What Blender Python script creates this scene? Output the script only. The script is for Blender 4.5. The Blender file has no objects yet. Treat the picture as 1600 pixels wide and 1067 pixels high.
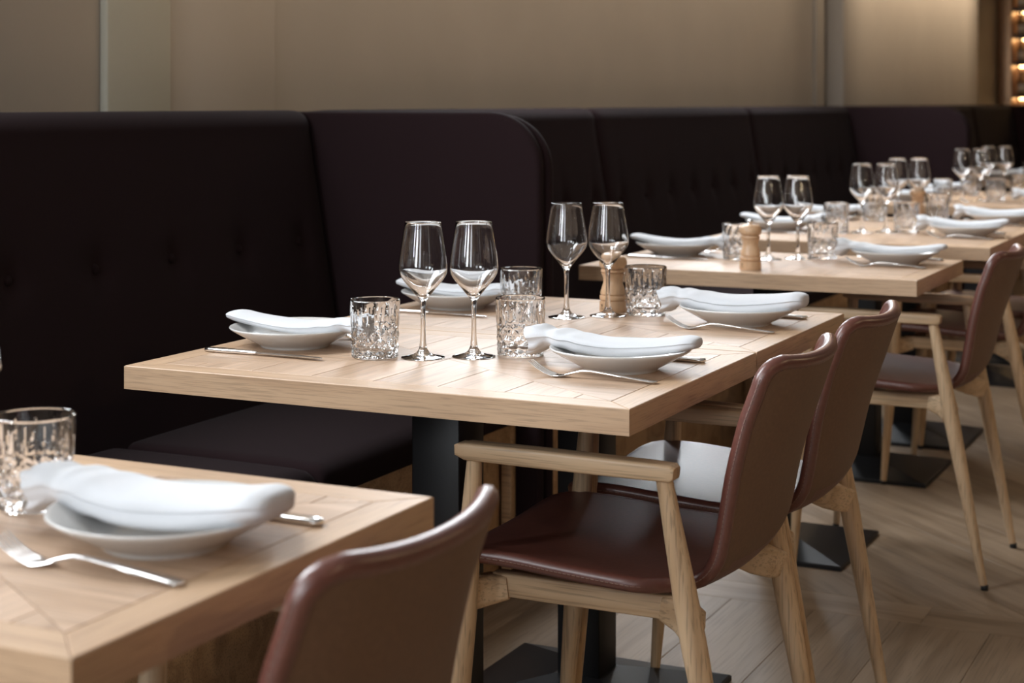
import bpy, bmesh, math, random
from mathutils import Vector, Matrix

random.seed(7)
sc = bpy.context.scene
COL = sc.collection
PI = math.pi

# ------------------------------------------------------------------ camera
TH = math.radians(25.86)          # the room's long axis lies this far right of the view
FPX = 2593.0
EYE = 1.18
cam = bpy.data.cameras.new('camera')
cam.sensor_width = 36.0
cam.lens = FPX * 36.0 / 1600.0
cam.shift_y = -373.5 / 1600.0
cam.clip_start = 0.05
cam.dof.use_dof = True
cam.dof.focus_distance = 2.68
cam.dof.aperture_fstop = 5.4
cam_o = bpy.data.objects.new('camera', cam)
cam_o.location = (0, 0, EYE)
cam_o.rotation_euler = (PI / 2, 0, TH)
COL.objects.link(cam_o)
sc.camera = cam_o

# ------------------------------------------------------------------ view, world
sc.view_settings.view_transform = 'Standard'
sc.view_settings.look = 'None'
sc.view_settings.gamma = 1.0
sc.view_settings.use_curve_mapping = False
sc.view_settings.exposure = 0.12
sc.cycles.max_bounces = 24
sc.cycles.transmission_bounces = 24
sc.cycles.diffuse_bounces = 4
sc.cycles.glossy_bounces = 6
sc.cycles.sample_clamp_indirect = 30.0

world = bpy.data.worlds.new('sky')
world.use_nodes = True
bg = world.node_tree.nodes['Background']
bg.inputs[0].default_value = (0.75, 0.86, 1.0, 1)
bg.inputs[1].default_value = 1.0
sc.world = world


def area(name, loc, direction, sx, sy, power, color, spread=PI):
    l = bpy.data.lights.new(name, 'AREA')
    l.shape = 'RECTANGLE'
    l.size, l.size_y = sx, sy
    l.energy = power
    l.color = color
    l.spread = spread
    o = bpy.data.objects.new(name, l)
    o.location = loc
    o.rotation_euler = Vector(direction).to_track_quat('-Z', 'Z').to_euler()
    COL.objects.link(o)
    return o


# daylight entering at the windows
DAY = (0.90, 0.95, 1.0)
XW, XR, YB, YF, ZC = -2.64, 7.5, -3.6, 16.0, 3.5
BACK_WIN = [(-2.35, -1.25), (-0.45, 0.65)]
HIGH_WIN = [(-2.4, 0.0), (0.5, 2.9), (4.0, 6.3), (6.6, 8.7)]
WZ0, WZ1 = 0.95, 3.05
HZ0, HZ1 = 2.25, 3.2
for i, (a, b) in enumerate(BACK_WIN):
    area('daylight_back', ((a + b) / 2, YB + 0.03, (WZ0 + WZ1) / 2), (0, 1, 0), b - a - .1, WZ1 - WZ0 - .1, 84 if i == 0 else 28, DAY)
for (a, b) in HIGH_WIN:
    area('daylight_high', (XW + 0.03, (a + b) / 2, (HZ0 + HZ1) / 2), (1, 0, 0), b - a - .1, HZ1 - HZ0 - .1, 110, DAY)


# ------------------------------------------------------------------ materials
def new_mat(name):
    m = bpy.data.materials.new(name)
    m.use_nodes = True
    nt = m.node_tree
    return m, nt, nt.nodes['Principled BSDF']


def node(nt, kind, **kw):
    n = nt.nodes.new(kind)
    for k, v in kw.items():
        setattr(n, k, v)
    return n


def plain(name, col, rough=0.5, metal=0.0, noise=0.06, scale=40, bump=0.0, spec=0.5, sheen=0.0, aniso=(1, 1, 1)):
    m, nt, p = new_mat(name)
    tc = node(nt, 'ShaderNodeTexCoord')
    mp = node(nt, 'ShaderNodeMapping')
    mp.inputs['Scale'].default_value = aniso
    nz = node(nt, 'ShaderNodeTexNoise')
    nz.inputs['Scale'].default_value = scale
    nz.inputs['Detail'].default_value = 4
    nt.links.new(tc.outputs['Object'], mp.inputs[0])
    nt.links.new(mp.outputs[0], nz.inputs['Vector'])
    cr = node(nt, 'ShaderNodeValToRGB')
    cr.color_ramp.elements[0].position = 0.3
    cr.color_ramp.elements[1].position = 0.7
    cr.color_ramp.elements[0].color = tuple(max(0, c * (1 - noise)) for c in col) + (1,)
    cr.color_ramp.elements[1].color = tuple(min(1, c * (1 + noise)) for c in col) + (1,)
    nt.links.new(nz.outputs['Fac'], cr.inputs[0])
    nt.links.new(cr.outputs[0], p.inputs['Base Color'])
    p.inputs['Roughness'].default_value = rough
    p.inputs['Metallic'].default_value = metal
    p.inputs['Specular IOR Level'].default_value = spec
    if sheen:
        p.inputs['Sheen Weight'].default_value = sheen
        p.inputs['Sheen Roughness'].default_value = 0.45
    if bump:
        b = node(nt, 'ShaderNodeBump')
        b.inputs['Strength'].default_value = bump
        b.inputs['Distance'].default_value = 0.002
        nt.links.new(nz.outputs['Fac'], b.inputs['Height'])
        nt.links.new(b.outputs[0], p.inputs['Normal'])
    return m


def wood(name, dark, light, rough=0.42, ring=9.0, pore=0.35, spread=0.12, coat=0.0, axis='X', stretch=1.0, fine=1.0):
    """oak: grain runs along the piece's own long axis, each piece a little different"""
    m, nt, p = new_mat(name)
    L = nt.links.new
    tc = node(nt, 'ShaderNodeTexCoord')
    oi = node(nt, 'ShaderNodeObjectInfo')
    mul = node(nt, 'ShaderNodeVectorMath', operation='SCALE')
    comb = node(nt, 'ShaderNodeCombineXYZ')
    for k in range(3):
        L(oi.outputs['Random'], comb.inputs[k])
    L(comb.outputs[0], mul.inputs[0])
    mul.inputs['Scale'].default_value = 37.0
    add = node(nt, 'ShaderNodeVectorMath', operation='ADD')
    L(tc.outputs['Object'], add.inputs[0])
    L(mul.outputs[0], add.inputs[1])
    sx = {'X': (0.9, 9, 9), 'Z': (9, 9, 0.9)}[axis]
    mp = node(nt, 'ShaderNodeMapping')
    mp.inputs['Scale'].default_value = tuple(s * stretch for s in sx)
    L(add.outputs[0], mp.inputs[0])
    n1 = node(nt, 'ShaderNodeTexNoise')
    n1.inputs['Scale'].default_value = 1.1
    n1.inputs['Detail'].default_value = 3
    n1.inputs['Distortion'].default_value = 0.6
    L(mp.outputs[0], n1.inputs['Vector'])
    m1 = node(nt, 'ShaderNodeMath', operation='MULTIPLY')
    m1.inputs[1].default_value = ring
    L(n1.outputs['Fac'], m1.inputs[0])
    m2 = node(nt, 'ShaderNodeMath', operation='PINGPONG')
    m2.inputs[1].default_value = 1.0
    L(m1.outputs[0], m2.inputs[0])
    # pores
    fx = {'X': (7 * fine, 260 * fine, 260 * fine), 'Z': (260, 260, 7)}[axis]
    mp2 = node(nt, 'ShaderNodeMapping')
    mp2.inputs['Scale'].default_value = fx
    L(add.outputs[0], mp2.inputs[0])
    n2 = node(nt, 'ShaderNodeTexNoise')
    n2.inputs['Scale'].default_value = 1.0
    n2.inputs['Detail'].default_value = 2
    L(mp2.outputs[0], n2.inputs['Vector'])
    cr = node(nt, 'ShaderNodeValToRGB')
    cr.color_ramp.elements[0].color = tuple(dark) + (1,)
    cr.color_ramp.elements[1].color = tuple(light) + (1,)
    cr.color_ramp.elements[0].position = 0.0
    cr.color_ramp.elements[1].position = 0.75
    L(m2.outputs[0], cr.inputs[0])
    pr = node(nt, 'ShaderNodeMapRange')
    pr.inputs['From Min'].default_value = 0.34
    pr.inputs['From Max'].default_value = 0.48
    pr.inputs['To Min'].default_value = 1 - pore
    pr.inputs['To Max'].default_value = 1.0
    L(n2.outputs['Fac'], pr.inputs['Value'])
    rv = node(nt, 'ShaderNodeMapRange')
    rv.inputs['To Min'].default_value = 1 - spread
    rv.inputs['To Max'].default_value = 1 + spread
    L(oi.outputs['Random'], rv.inputs['Value'])
    mm = node(nt, 'ShaderNodeMath', operation='MULTIPLY')
    L(pr.outputs[0], mm.inputs[0])
    L(rv.outputs[0], mm.inputs[1])
    vm = node(nt, 'ShaderNodeVectorMath', operation='SCALE')
    L(cr.outputs[0], vm.inputs[0])
    L(mm.outputs[0], vm.inputs['Scale'])
    L(vm.outputs[0], p.inputs['Base Color'])
    p.inputs['Roughness'].default_value = rough
    if coat:
        p.inputs['Coat Weight'].default_value = coat
        p.inputs['Coat Roughness'].default_value = 0.25
    b = node(nt, 'ShaderNodeBump')
    b.inputs['Strength'].default_value = 0.12
    b.inputs['Distance'].default_value = 0.001
    L(n2.outputs['Fac'], b.inputs['Height'])
    L(b.outputs[0], p.inputs['Normal'])
    return m


def glass(name, ior=1.5):
    m, nt, p = new_mat(name)
    p.inputs['Base Color'].default_value = (1.0, 1.0, 1.0, 1)
    p.inputs['Transmission Weight'].default_value = 1.0
    p.inputs['Roughness'].default_value = 0.0
    p.inputs['IOR'].default_value = ior
    return m


def emit(name, col, strength):
    m, nt, p = new_mat(name)
    p.inputs['Base Color'].default_value = tuple(col) + (1,)
    p.inputs['Emission Color'].default_value = tuple(col) + (1,)
    p.inputs['Emission Strength'].default_value = strength
    return m


M = {}
M['oak_table'] = wood('oak_table', (0.445, 0.295, 0.19), (0.55, 0.38, 0.26), rough=0.46, spread=0.05, pore=0.22)
M['oak_edge'] = wood('oak_edge', (0.47, 0.305, 0.185), (0.53, 0.355, 0.22), rough=0.48, spread=0.03, pore=0.24, fine=2.2)
M['oak_floor'] = wood('oak_floor', (0.222, 0.152, 0.095), (0.312, 0.225, 0.15), rough=0.42, spread=0.09, pore=0.25, stretch=0.7)
M['ash'] = wood('ash', (0.52, 0.345, 0.20), (0.63, 0.445, 0.275), rough=0.42, spread=0.05, pore=0.3, axis='Z', ring=12)
M['ash_x'] = wood('ash_x', (0.52, 0.345, 0.20), (0.63, 0.445, 0.275), rough=0.42, spread=0.05, pore=0.3, ring=12)
M['bench_oak'] = wood('bench_oak', (0.42, 0.26, 0.135), (0.56, 0.36, 0.20), rough=0.5, spread=0.06)
M['mill_wood'] = wood('mill_wood', (0.56, 0.35, 0.20), (0.66, 0.43, 0.26), rough=0.35, spread=0.03, pore=0.1, axis='Z')
M['core'] = plain('table_core', (0.08, 0.05, 0.03), 0.8)
M['leather'] = plain('leather', (0.120, 0.040, 0.029), rough=0.43, noise=0.12, scale=160, bump=0.08, spec=0.55)
M['leather'].node_tree.nodes['Principled BSDF'].inputs['Coat Weight'].default_value = 0.05
M['leather'].node_tree.nodes['Principled BSDF'].inputs['Coat Roughness'].default_value = 0.3
M['leather_edge'] = plain('burnished_leather_edge', (0.125, 0.043, 0.031), rough=0.33, noise=0.12, scale=160, bump=0.05, spec=0.8)
M['leather_back'] = plain('leather_warm_lit', (0.145, 0.078, 0.045), rough=0.5, noise=0.10, scale=160, bump=0.06, spec=0.4)  # shell leather again, with warm reflected light put into its colour
M['stitch'] = plain('stitch_thread', (0.24, 0.15, 0.12), 0.8)
M['fabric'] = plain('dark_plum_fabric', (0.0175, 0.0094, 0.0106), rough=0.95, noise=0.25, scale=900, bump=0.2, spec=0.08, sheen=0.03)
M['steel_black'] = plain('black_powder_coat', (0.007, 0.007, 0.008), rough=0.40, noise=0.1, scale=200, spec=0.4)
M['rubber'] = plain('black_rubber', (0.01, 0.01, 0.01), 0.7)
M['porcelain'] = plain('white_porcelain', (0.62, 0.61, 0.59), rough=0.18, noise=0.01, scale=8)
M['linen'] = plain('white_linen', (0.635, 0.65, 0.675), rough=0.85, noise=0.02, scale=700, bump=0.12, sheen=0.2)
M['cutlery'] = plain('polished_steel', (0.84, 0.83, 0.82), rough=0.18, metal=1.0, noise=0.02)
M['glass'] = glass('clear_glass', 1.5)
M['crystal'] = glass('cut_crystal', 1.53)
M['wall'] = plain('taupe_wall', (0.355, 0.31, 0.262), rough=0.8, noise=0.03, scale=3)
M['strip'] = plain('grey_green_strip', (0.40, 0.385, 0.32), rough=0.6, noise=0.03, scale=3)
M['dark_panel'] = plain('dark_wall_panelling', (0.09, 0.065, 0.05), rough=0.6, noise=0.1, scale=3)
M['ceiling'] = plain('taupe_ceiling', (0.30, 0.28, 0.26), rough=0.9, noise=0.02, scale=2)
M['frame_paint'] = plain('window_frame_paint', (0.45, 0.44, 0.42), rough=0.5)
M['copper'] = plain('copper_brown_frame', (0.42, 0.25, 0.14), rough=0.35, metal=0.6, noise=0.1, scale=20)
M['shelf'] = plain('dark_shelf', (0.03, 0.022, 0.016), rough=0.5)
M['led'] = emit('warm_led', (1.0, 0.66, 0.30), 11)
M['bottle'] = plain('amber_bottle_glass', (0.30, 0.16, 0.05), rough=0.12, noise=0.1, spec=0.7)
M['label'] = plain('cream_paper', (0.75, 0.66, 0.50), rough=0.7)
M['lamp_metal'] = plain('lamp_white_metal', (0.6, 0.58, 0.55), rough=0.4)
M['lamp_glow'] = emit('lamp_glow', (1.0, 0.78, 0.52), 6)
M['ink'] = plain('dark_print', (0.06, 0.04, 0.03), rough=0.6)
M['pane'] = glass('window_pane', 1.02)


# ------------------------------------------------------------------ mesh helpers
def mesh(name, verts, faces, mat=None, smooth=False, angle=None):
    me = bpy.data.meshes.new(name)
    me.from_pydata([tuple(v) for v in verts], [], faces)
    bm = bmesh.new()
    bm.from_mesh(me)
    bmesh.ops.recalc_face_normals(bm, faces=bm.faces)
    if smooth:
        for f in bm.faces:
            f.smooth = True
        if angle is not None:
            for e in bm.edges:
                if len(e.link_faces) == 2 and e.calc_face_angle(0) > math.radians(angle):
                    e.smooth = False
    bm.to_mesh(me)
    bm.free()
    if mat is not None:
        me.materials.append(M[mat] if isinstance(mat, str) else mat)
    return me


def ob(name, me, parent=None, loc=(0, 0, 0), rot=(0, 0, 0)):
    o = bpy.data.objects.new(name, me)
    COL.objects.link(o)
    o.location = loc
    o.rotation_euler = rot
    o.parent = parent
    return o


def tag(o, label, cat, group=None, kind=None):
    o['label'] = label
    o['category'] = cat
    if group:
        o['group'] = group
    if kind:
        o['kind'] = kind
    return o


def structure(o):
    o['kind'] = 'structure'
    return o


def thing(name, loc=(0, 0, 0), rotz=0.0):
    o = bpy.data.objects.new(name, None)
    o.empty_display_size = 0.05
    o.location = loc
    o.rotation_euler = (0, 0, rotz)
    COL.objects.link(o)
    return o


def copy_tree(o, parent=None):
    c = o.copy()
    COL.objects.link(c)
    c.parent = parent
    for ch in [x for x in bpy.data.objects if x.parent == o]:
        copy_tree(ch, c)
    return c


def box_mesh(name, x0, x1, y0, y1, z0, z1, mat, bevel=0.0, seg=2, smooth=True):
    bm = bmesh.new()
    bmesh.ops.create_cube(bm, size=1)
    for v in bm.verts:
        v.co = Vector(((x0 + x1) / 2 + v.co.x * (x1 - x0), (y0 + y1) / 2 + v.co.y * (y1 - y0), (z0 + z1) / 2 + v.co.z * (z1 - z0)))
    if bevel:
        bmesh.ops.bevel(bm, geom=list(bm.edges), offset=bevel, segments=seg, profile=0.5, affect='EDGES')
        if smooth:
            for f in bm.faces:
                f.smooth = True
            for e in bm.edges:
                if len(e.link_faces) == 2 and e.calc_face_angle(0) > math.radians(50):
                    e.smooth = False
    me = bpy.data.meshes.new(name)
    bm.to_mesh(me)
    bm.free()
    me.materials.append(M[mat])
    return me


def lathe_rows(profile, n):
    verts = []
    for (r, z) in profile:
        for k in range(n):
            a = 2 * PI * k / n
            verts.append((r * math.cos(a), r * math.sin(a), z))
    faces = []
    for i in range(len(profile) - 1):
        for k in range(n):
            k2 = (k + 1) % n
            faces.append((i * n + k, i * n + k2, (i + 1) * n + k2, (i + 1) * n + k))
    return verts, faces


def lathe(name, profile, n, mat, cap0=False, cap1=False, smooth=True, angle=None):
    v, f = lathe_rows(profile, n)
    if cap0:
        f.append(tuple(range(n)))
    if cap1:
        b = (len(profile) - 1) * n
        f.append(tuple(b + k for k in range(n)))
    return mesh(name, v, f, mat, smooth, angle)


def frames(pts):
    """tangent and two normals at each point of a polyline"""
    out = []
    up0 = None
    for i, p in enumerate(pts):
        a = pts[max(0, i - 1)]
        b = pts[min(len(pts) - 1, i + 1)]
        t = (Vector(b) - Vector(a)).normalized()
        if up0 is None:
            up0 = Vector((0, 0, 1)) if abs(t.z) < 0.9 else Vector((1, 0, 0))
        s = t.cross(up0)
        if s.length < 1e-6:
            s = Vector((0, 1, 0))
        s.normalize()
        u = s.cross(t).normalized()
        up0 = u
        out.append((Vector(p), s, u))
    return out


def sweep_data(pts, sizes, n=12, power=2.0, closed=False, caps=True, base=0):
    """sizes: (half side, half up) at each point; section a superellipse"""
    verts, faces = [], []
    for (p, s, u), (w, h) in zip(frames(pts), sizes):
        for k in range(n):
            a = 2 * PI * k / n
            ca, sa = math.cos(a), math.sin(a)
            x = math.copysign(abs(ca) ** (2 / power), ca) * w
            y = math.copysign(abs(sa) ** (2 / power), sa) * h
            verts.append(p + s * x + u * y)
    m = len(pts)
    for i in range(m - 1 if not closed else m):
        j = (i + 1) % m
        for k in range(n):
            k2 = (k + 1) % n
            faces.append((base + i * n + k, base + i * n + k2, base + j * n + k2, base + j * n + k))
    if caps and not closed:
        faces.append(tuple(base + k for k in range(n)))
        faces.append(tuple(base + (m - 1) * n + k for k in range(n)))
    return verts, faces


def sweep(name, pts, sizes, mat, n=12, power=2.0, closed=False, smooth=True, angle=50):
    v, f = sweep_data(pts, sizes, n, power, closed)
    return mesh(name, v, f, mat, smooth, angle)


def bar_mesh(name, pts, sizes, mat, r):
    """timber bar with a rounded-rectangle section swept along pts"""
    verts, faces = [], []
    n = 0
    for (p, sd, u), (w, h) in zip(frames(pts), sizes):
        rr = min(r, w * 0.9, h * 0.9)
        sec = []
        for qx, qy, a0 in ((1, 1, 0), (-1, 1, PI / 2), (-1, -1, PI), (1, -1, 1.5 * PI)):
            for k in range(4):
                a = a0 + PI / 2 * k / 3
                sec.append((qx * (w - rr) + rr * math.cos(a), qy * (h - rr) + rr * math.sin(a)))
        n = len(sec)
        verts += [p + sd * x + u * y for x, y in sec]
    m = len(pts)
    for i in range(m - 1):
        for k in range(n):
            k2 = (k + 1) % n
            faces.append((i * n + k, i * n + k2, (i + 1) * n + k2, (i + 1) * n + k))
    faces.append(tuple(range(n)))
    faces.append(tuple((m - 1) * n + k for k in range(n)))
    return mesh(name, verts, faces, mat, True, 35)


def clip(poly, a, b, c):
    """keep a*x+b*y<=c"""
    out = []
    for i in range(len(poly)):
        p, q = poly[i], poly[(i + 1) % len(poly)]
        dp, dq = a * p[0] + b * p[1] - c, a * q[0] + b * q[1] - c
        if dp <= 0:
            out.append(p)
        if dp * dq < 0:
            t = dp / (dp - dq)
            out.append((p[0] + (q[0] - p[0]) * t, p[1] + (q[1] - p[1]) * t))
    return out


def inset(poly, d):
    """shrink a convex counter-clockwise polygon by d"""
    out = list(poly)
    for i in range(len(poly)):
        p, q = poly[i], poly[(i + 1) % len(poly)]
        ex, ey = q[0] - p[0], q[1] - p[1]
        l = math.hypot(ex, ey)
        if l < 1e-7:
            continue
        nx, ny = ey / l, -ex / l
        out = clip(out, nx, ny, nx * p[0] + ny * p[1] - d)
        if len(out) < 3:
            return []
    return out


def area2(poly):
    return 0.5 * sum(poly[i][0] * poly[(i + 1) % len(poly)][1] - poly[(i + 1) % len(poly)][0] * poly[i][1] for i in range(len(poly)))


def board(name, poly, ang, z0, z1, mat, parent, gap=0.0005, chamfer=0.0006):
    """a flat piece of timber: convex outline, its grain along angle ang, top edges eased"""
    if area2(poly) < 0:
        poly = poly[::-1]
    poly = inset(poly, gap)
    if len(poly) < 3 or area2(poly) < 2e-5:
        return None
    cx = sum(p[0] for p in poly) / len(poly)
    cy = sum(p[1] for p in poly) / len(poly)
    ca, sa = math.cos(-ang), math.sin(-ang)
    loc = [((x - cx) * ca - (y - cy) * sa, (x - cx) * sa + (y - cy) * ca) for x, y in poly]
    top = inset(loc, chamfer) if chamfer else loc
    zc = (z0 + z1) / 2
    n = len(loc)
    if chamfer and len(top) == n:
        verts = [(x, y, z0 - zc) for x, y in loc] + [(x, y, z1 - zc - chamfer) for x, y in loc] + [(x, y, z1 - zc) for x, y in top]
        rows = 3
        # match start vertex of the inset ring
        best = min(range(n), key=lambda k: (top[k][0] - loc[0][0]) ** 2 + (top[k][1] - loc[0][1]) ** 2)
        tt = [top[(k + best) % n] for k in range(n)]
        verts[2 * n:] = [(x, y, z1 - zc) for x, y in tt]
    else:
        verts = [(x, y, z0 - zc) for x, y in loc] + [(x, y, z1 - zc) for x, y in loc]
        rows = 2
    faces = [tuple(range(n))[::-1], tuple((rows - 1) * n + k for k in range(n))]
    for r in range(rows - 1):
        for k in range(n):
            k2 = (k + 1) % n
            faces.append((r * n + k, r * n + k2, (r + 1) * n + k2, (r + 1) * n + k))
    return ob(name, mesh(name, verts, faces, mat), parent, (cx, cy, zc), (0, 0, ang))


# ------------------------------------------------------------------ room shell
floor = structure(ob('floor', box_mesh('floor', XW, XR, YB, YF, -0.06, -0.014, 'core')))


def rect(x0, x1, y0, y1):
    return [(x0, y0), (x1, y0), (x1, y1), (x0, y1)]


def straight_band(y0, y1, phase):
    w = 0.2
    k = math.floor((XW - phase) / w)
    x = phase + k * w
    while x < XR:
        a, b = max(x, XW), min(x + w, XR)
        y = y0
        if b - a > 0.01:
            cuts = [y0]
            yy = y1 - random.uniform(0.9, 2.1)
            lst = []
            while yy > y0 + 0.4:
                lst.append(yy)
                yy -= random.uniform(1.8, 2.4)
            cuts += lst[::-1] + [y1]
            for c0, c1 in zip(cuts[:-1], cuts[1:]):
                board('plank', rect(a, b, c0, c1), PI / 2, -0.014, 0.0, 'oak_floor', floor, 0.0004, 0.0008)
        x += w


def strip_band(y0, y1, joints):
    xs = [XW] + joints + [XR]
    for a, b in zip(xs[:-1], xs[1:]):
        board('plank', rect(a, b, y0, y1), 0, -0.014, 0.0, 'oak_floor', floor, 0.0004, 0.0008)


def diagonal_band(y0, y1, off):
    base = rect(XW, XR, y0, y1)
    r2 = math.sqrt(2)
    k0 = math.floor(((XW + y0) / r2 - off) / 0.2)
    k1 = math.ceil(((XR + y1) / r2 - off) / 0.2)
    for k in range(k0, k1):
        c0, c1 = off + k * 0.2, off + (k + 1) * 0.2
        p = clip(base, 1 / r2, 1 / r2, c1)
        if len(p) > 2:
            p = clip(p, -1 / r2, -1 / r2, -c0)
        if len(p) > 2:
            board('plank', p, -PI / 4, -0.014, 0.0, 'oak_floor', floor, 0.0004, 0.0008)


straight_band(YB, 3.78, -0.652)
strip_band(3.78, 3.92, [-1.9, -0.807, 1.05, 2.6])
diagonal_band(3.92, 7.3, 2.164)
strip_band(7.3, 7.44, [-1.2, 0.6, 2.3])
diagonal_band(7.44, YF, 2.164)

structure(ob('ceiling', box_mesh('ceiling', XW - .2, XR + .2, YB - .2, YF + .2, ZC, ZC + 0.1, 'ceiling')))


def wall_with_holes(name, axis, pos, thick, u0, u1, holes, hz0, hz1, mat):
    """a wall in pieces of one mesh around a row of window openings"""
    verts, faces = [], []

    def slab(a, b, z0, z1):
        i = len(verts)
        for z in (z0, z1):
            for (u, w) in ((a, pos), (b, pos), (b, pos + thick), (a, pos + thick)):
                verts.append((w, u, z) if axis == 'x' else (u, w, z))
        for q in ((0, 1, 2, 3), (4, 5, 6, 7), (0, 1, 5, 4), (1, 2, 6, 5), (2, 3, 7, 6), (3, 0, 4, 7)):
            faces.append(tuple(i + k for k in q))
    slab(u0, u1, -0.06, hz0)
    slab(u0, u1, hz1, ZC)
    e = [u0]
    for a, b in holes:
        e += [a, b]
    e.append(u1)
    for k in range(0, len(e), 2):
        slab(e[k], e[k + 1], hz0, hz1)
    return structure(ob(name, mesh(name, verts, faces, mat)))


wall_with_holes('wall_left', 'x', XW, -0.16, YB, YF, HIGH_WIN, HZ0, HZ1, 'wall')
wall_with_holes('wall_back', 'y', YB, -0.16, XW, XR, BACK_WIN, WZ0, WZ1, 'wall')
structure(ob('wall_right', box_mesh('wall_right', XR, XR + .16, YB, YF, -0.06, ZC, 'dark_panel')))
structure(ob('wall_far', box_mesh('wall_far', XW, XR, YF, YF + .16, -0.06, ZC, 'wall')))


def window(n, axis, a, b, z0, z1, pos):
    w = structure(thing('window_%d' % n))

    def bar(name, u0, u1, v0, v1, d0, d1, mat):
        if axis == 'x':
            me = box_mesh(name, pos - d1, pos - d0, u0, u1, v0, v1, mat)
        else:
            me = box_mesh(name, u0, u1, pos - d1, pos - d0, v0, v1, mat)
        return ob(name, me, w)
    f = 0.05
    bar('frame_rail', a, b, z0, z0 + f, .04, .12, 'frame_paint')
    bar('frame_rail', a, b, z1 - f, z1, .04, .12, 'frame_paint')
    bar('frame_stile', a, a + f, z0 + f, z1 - f, .04, .12, 'frame_paint')
    bar('frame_stile', b - f, b, z0 + f, z1 - f, .04, .12, 'frame_paint')
    bar('pane', a + f, b - f, z0 + f, z1 - f, .075, .085, 'pane')


n = 1
for a, b in BACK_WIN:
    window(n, 'y', a, b, WZ0, WZ1, YB)
    n += 1
for a, b in HIGH_WIN:
    window(n, 'x', a, b, HZ0, HZ1, XW)
    n += 1

# pilasters on the left wall
structure(ob('trim_1', box_mesh('trim_1', XW, -2.615, 3.165, 3.413, 0, 2.2, 'strip', 0.006, 3)))
structure(ob('trim_2', box_mesh('trim_2', XW, -2.628, 3.415, 3.90, 0, 2.2, 'wall', 0.003, 2)))
structure(ob('trim_3', box_mesh('trim_3', XW, -2.618, 9.46, 9.58, 0, ZC, 'wall', 0.004, 3)))
structure(ob('trim_4', box_mesh('trim_4', XW, -2.53, 9.74, 14.1, 0, ZC, 'wall', 0.012, 3)))

# ------------------------------------------------------------------ banquette
BAY = 5.44
SEC = BAY / 3
ZT = 1.16


def back_x(z):
    return -2.35 + (ZT - z) * 0.168


def backrest_mesh(L):
    prof = []                                     # (x, z, weight of padding)
    nz = 26
    for i in range(nz + 1):
        z = 0.44 + (ZT - 0.05 - 0.44) * i / nz
        prof.append((back_x(z), z, 1.0))
    cx, cz = back_x(ZT - 0.05) - 0.05, ZT - 0.05
    for i in range(1, 9):
        a = PI / 2 * i / 8
        prof.append((cx + 0.05 * math.cos(a), cz + 0.05 * math.sin(a), 1 - i / 10))
    prof.append((-2.445, ZT - 0.004, 0.1))
    prof.append((-2.445, 0.44, 0.0))
    ny = 84
    verts = []
    btn = [(L / 7) * (k + 0.5) for k in range(7)]
    for j in range(ny + 1):
        t = j / ny
        y = L * (0.5 - 0.5 * math.cos(PI * t)) * 0.35 + L * t * 0.65
        d = min(y, L - y)
        seam = math.exp(-d / 0.018)
        for (x, z, w) in prof:
            dx = -0.022 * seam * w
            dz = -0.006 * seam if z > 1.0 else 0
            if w == 1.0:
                for b in btn:
                    rr = (y - b) ** 2 + (z - 0.83) ** 2
                    dx -= 0.014 * math.exp(-rr / (2 * 0.022 ** 2)) + 0.003 * math.exp(-((y - b) ** 2) / (2 * 0.02 ** 2) - ((z - 0.83) / 0.12) ** 2)
            verts.append((x + dx, y, z + dz))
    m = len(prof)
    faces = []
    for j in range(ny):
        for i in range(m - 1):
            faces.append((j * m + i, (j + 1) * m + i, (j + 1) * m + i + 1, j * m + i + 1))
        faces.append((j * m + m - 1, (j + 1) * m + m - 1, (j + 1) * m, j * m))
    faces.append(tuple(range(m)))
    faces.append(tuple(ny * m + i for i in range(m)))
    return mesh('backrest', verts, faces, 'fabric', True, 60), btn


BACK_ME, BTN = backrest_mesh(SEC - 0.004)
BTN_ME = lathe('button', [(0.0005, 0.007), (0.006, 0.0062), (0.0105, 0.003), (0.0115, 0.0), (0.009, -0.003)], 14, 'fabric', True, True)


def cushion_mesh(L):
    """seat cushion with a gently domed top and soft rounded edges"""
    x0, x1, z0, z1 = -2.26, -1.75, 0.396, 0.466
    nx, ny = 22, 36
    verts, faces = [], []

    def soft(u):
        return 0.5 - 0.5 * math.cos(PI * u)
    r = 0.032

    def drop(d):
        return 0 if d >= r else r - math.sqrt(max(0, r * r - (r - d) ** 2))
    for j in range(ny + 1):
        y = L * soft(j / ny)
        for i in range(nx + 1):
            x = x0 + (x1 - x0) * soft(i / nx)
            d = drop(min(x - x0, x1 - x)) + drop(min(y, L - y)) * 0.8
            dome = 0.010 * math.sin(PI * i / nx) * math.sin(PI * j / ny)
            verts.append((x, y, z1 - min(d, 0.034) + dome))
    m = nx + 1
    for j in range(ny):
        for i in range(nx):
            faces.append((j * m + i, j * m + i + 1, (j + 1) * m + i + 1, (j + 1) * m + i))
    ring = [i for i in range(m)] + [j * m + nx for j in range(1, ny + 1)] + [ny * m + i for i in range(nx - 1, -1, -1)] + [j * m for j in range(ny - 1, 0, -1)]
    b = len(verts)
    for q in ring:
        v = verts[q]
        verts.append((v[0], v[1], z0 + 0.006))
    c = len(ring)
    for k in range(c):
        faces.append((ring[k], ring[(k + 1) % c], b + (k + 1) % c, b + k))
    faces.append(tuple(b + k for k in range(c)))
    return mesh('seat_cushion', verts, faces, 'fabric', True, 50)


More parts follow.
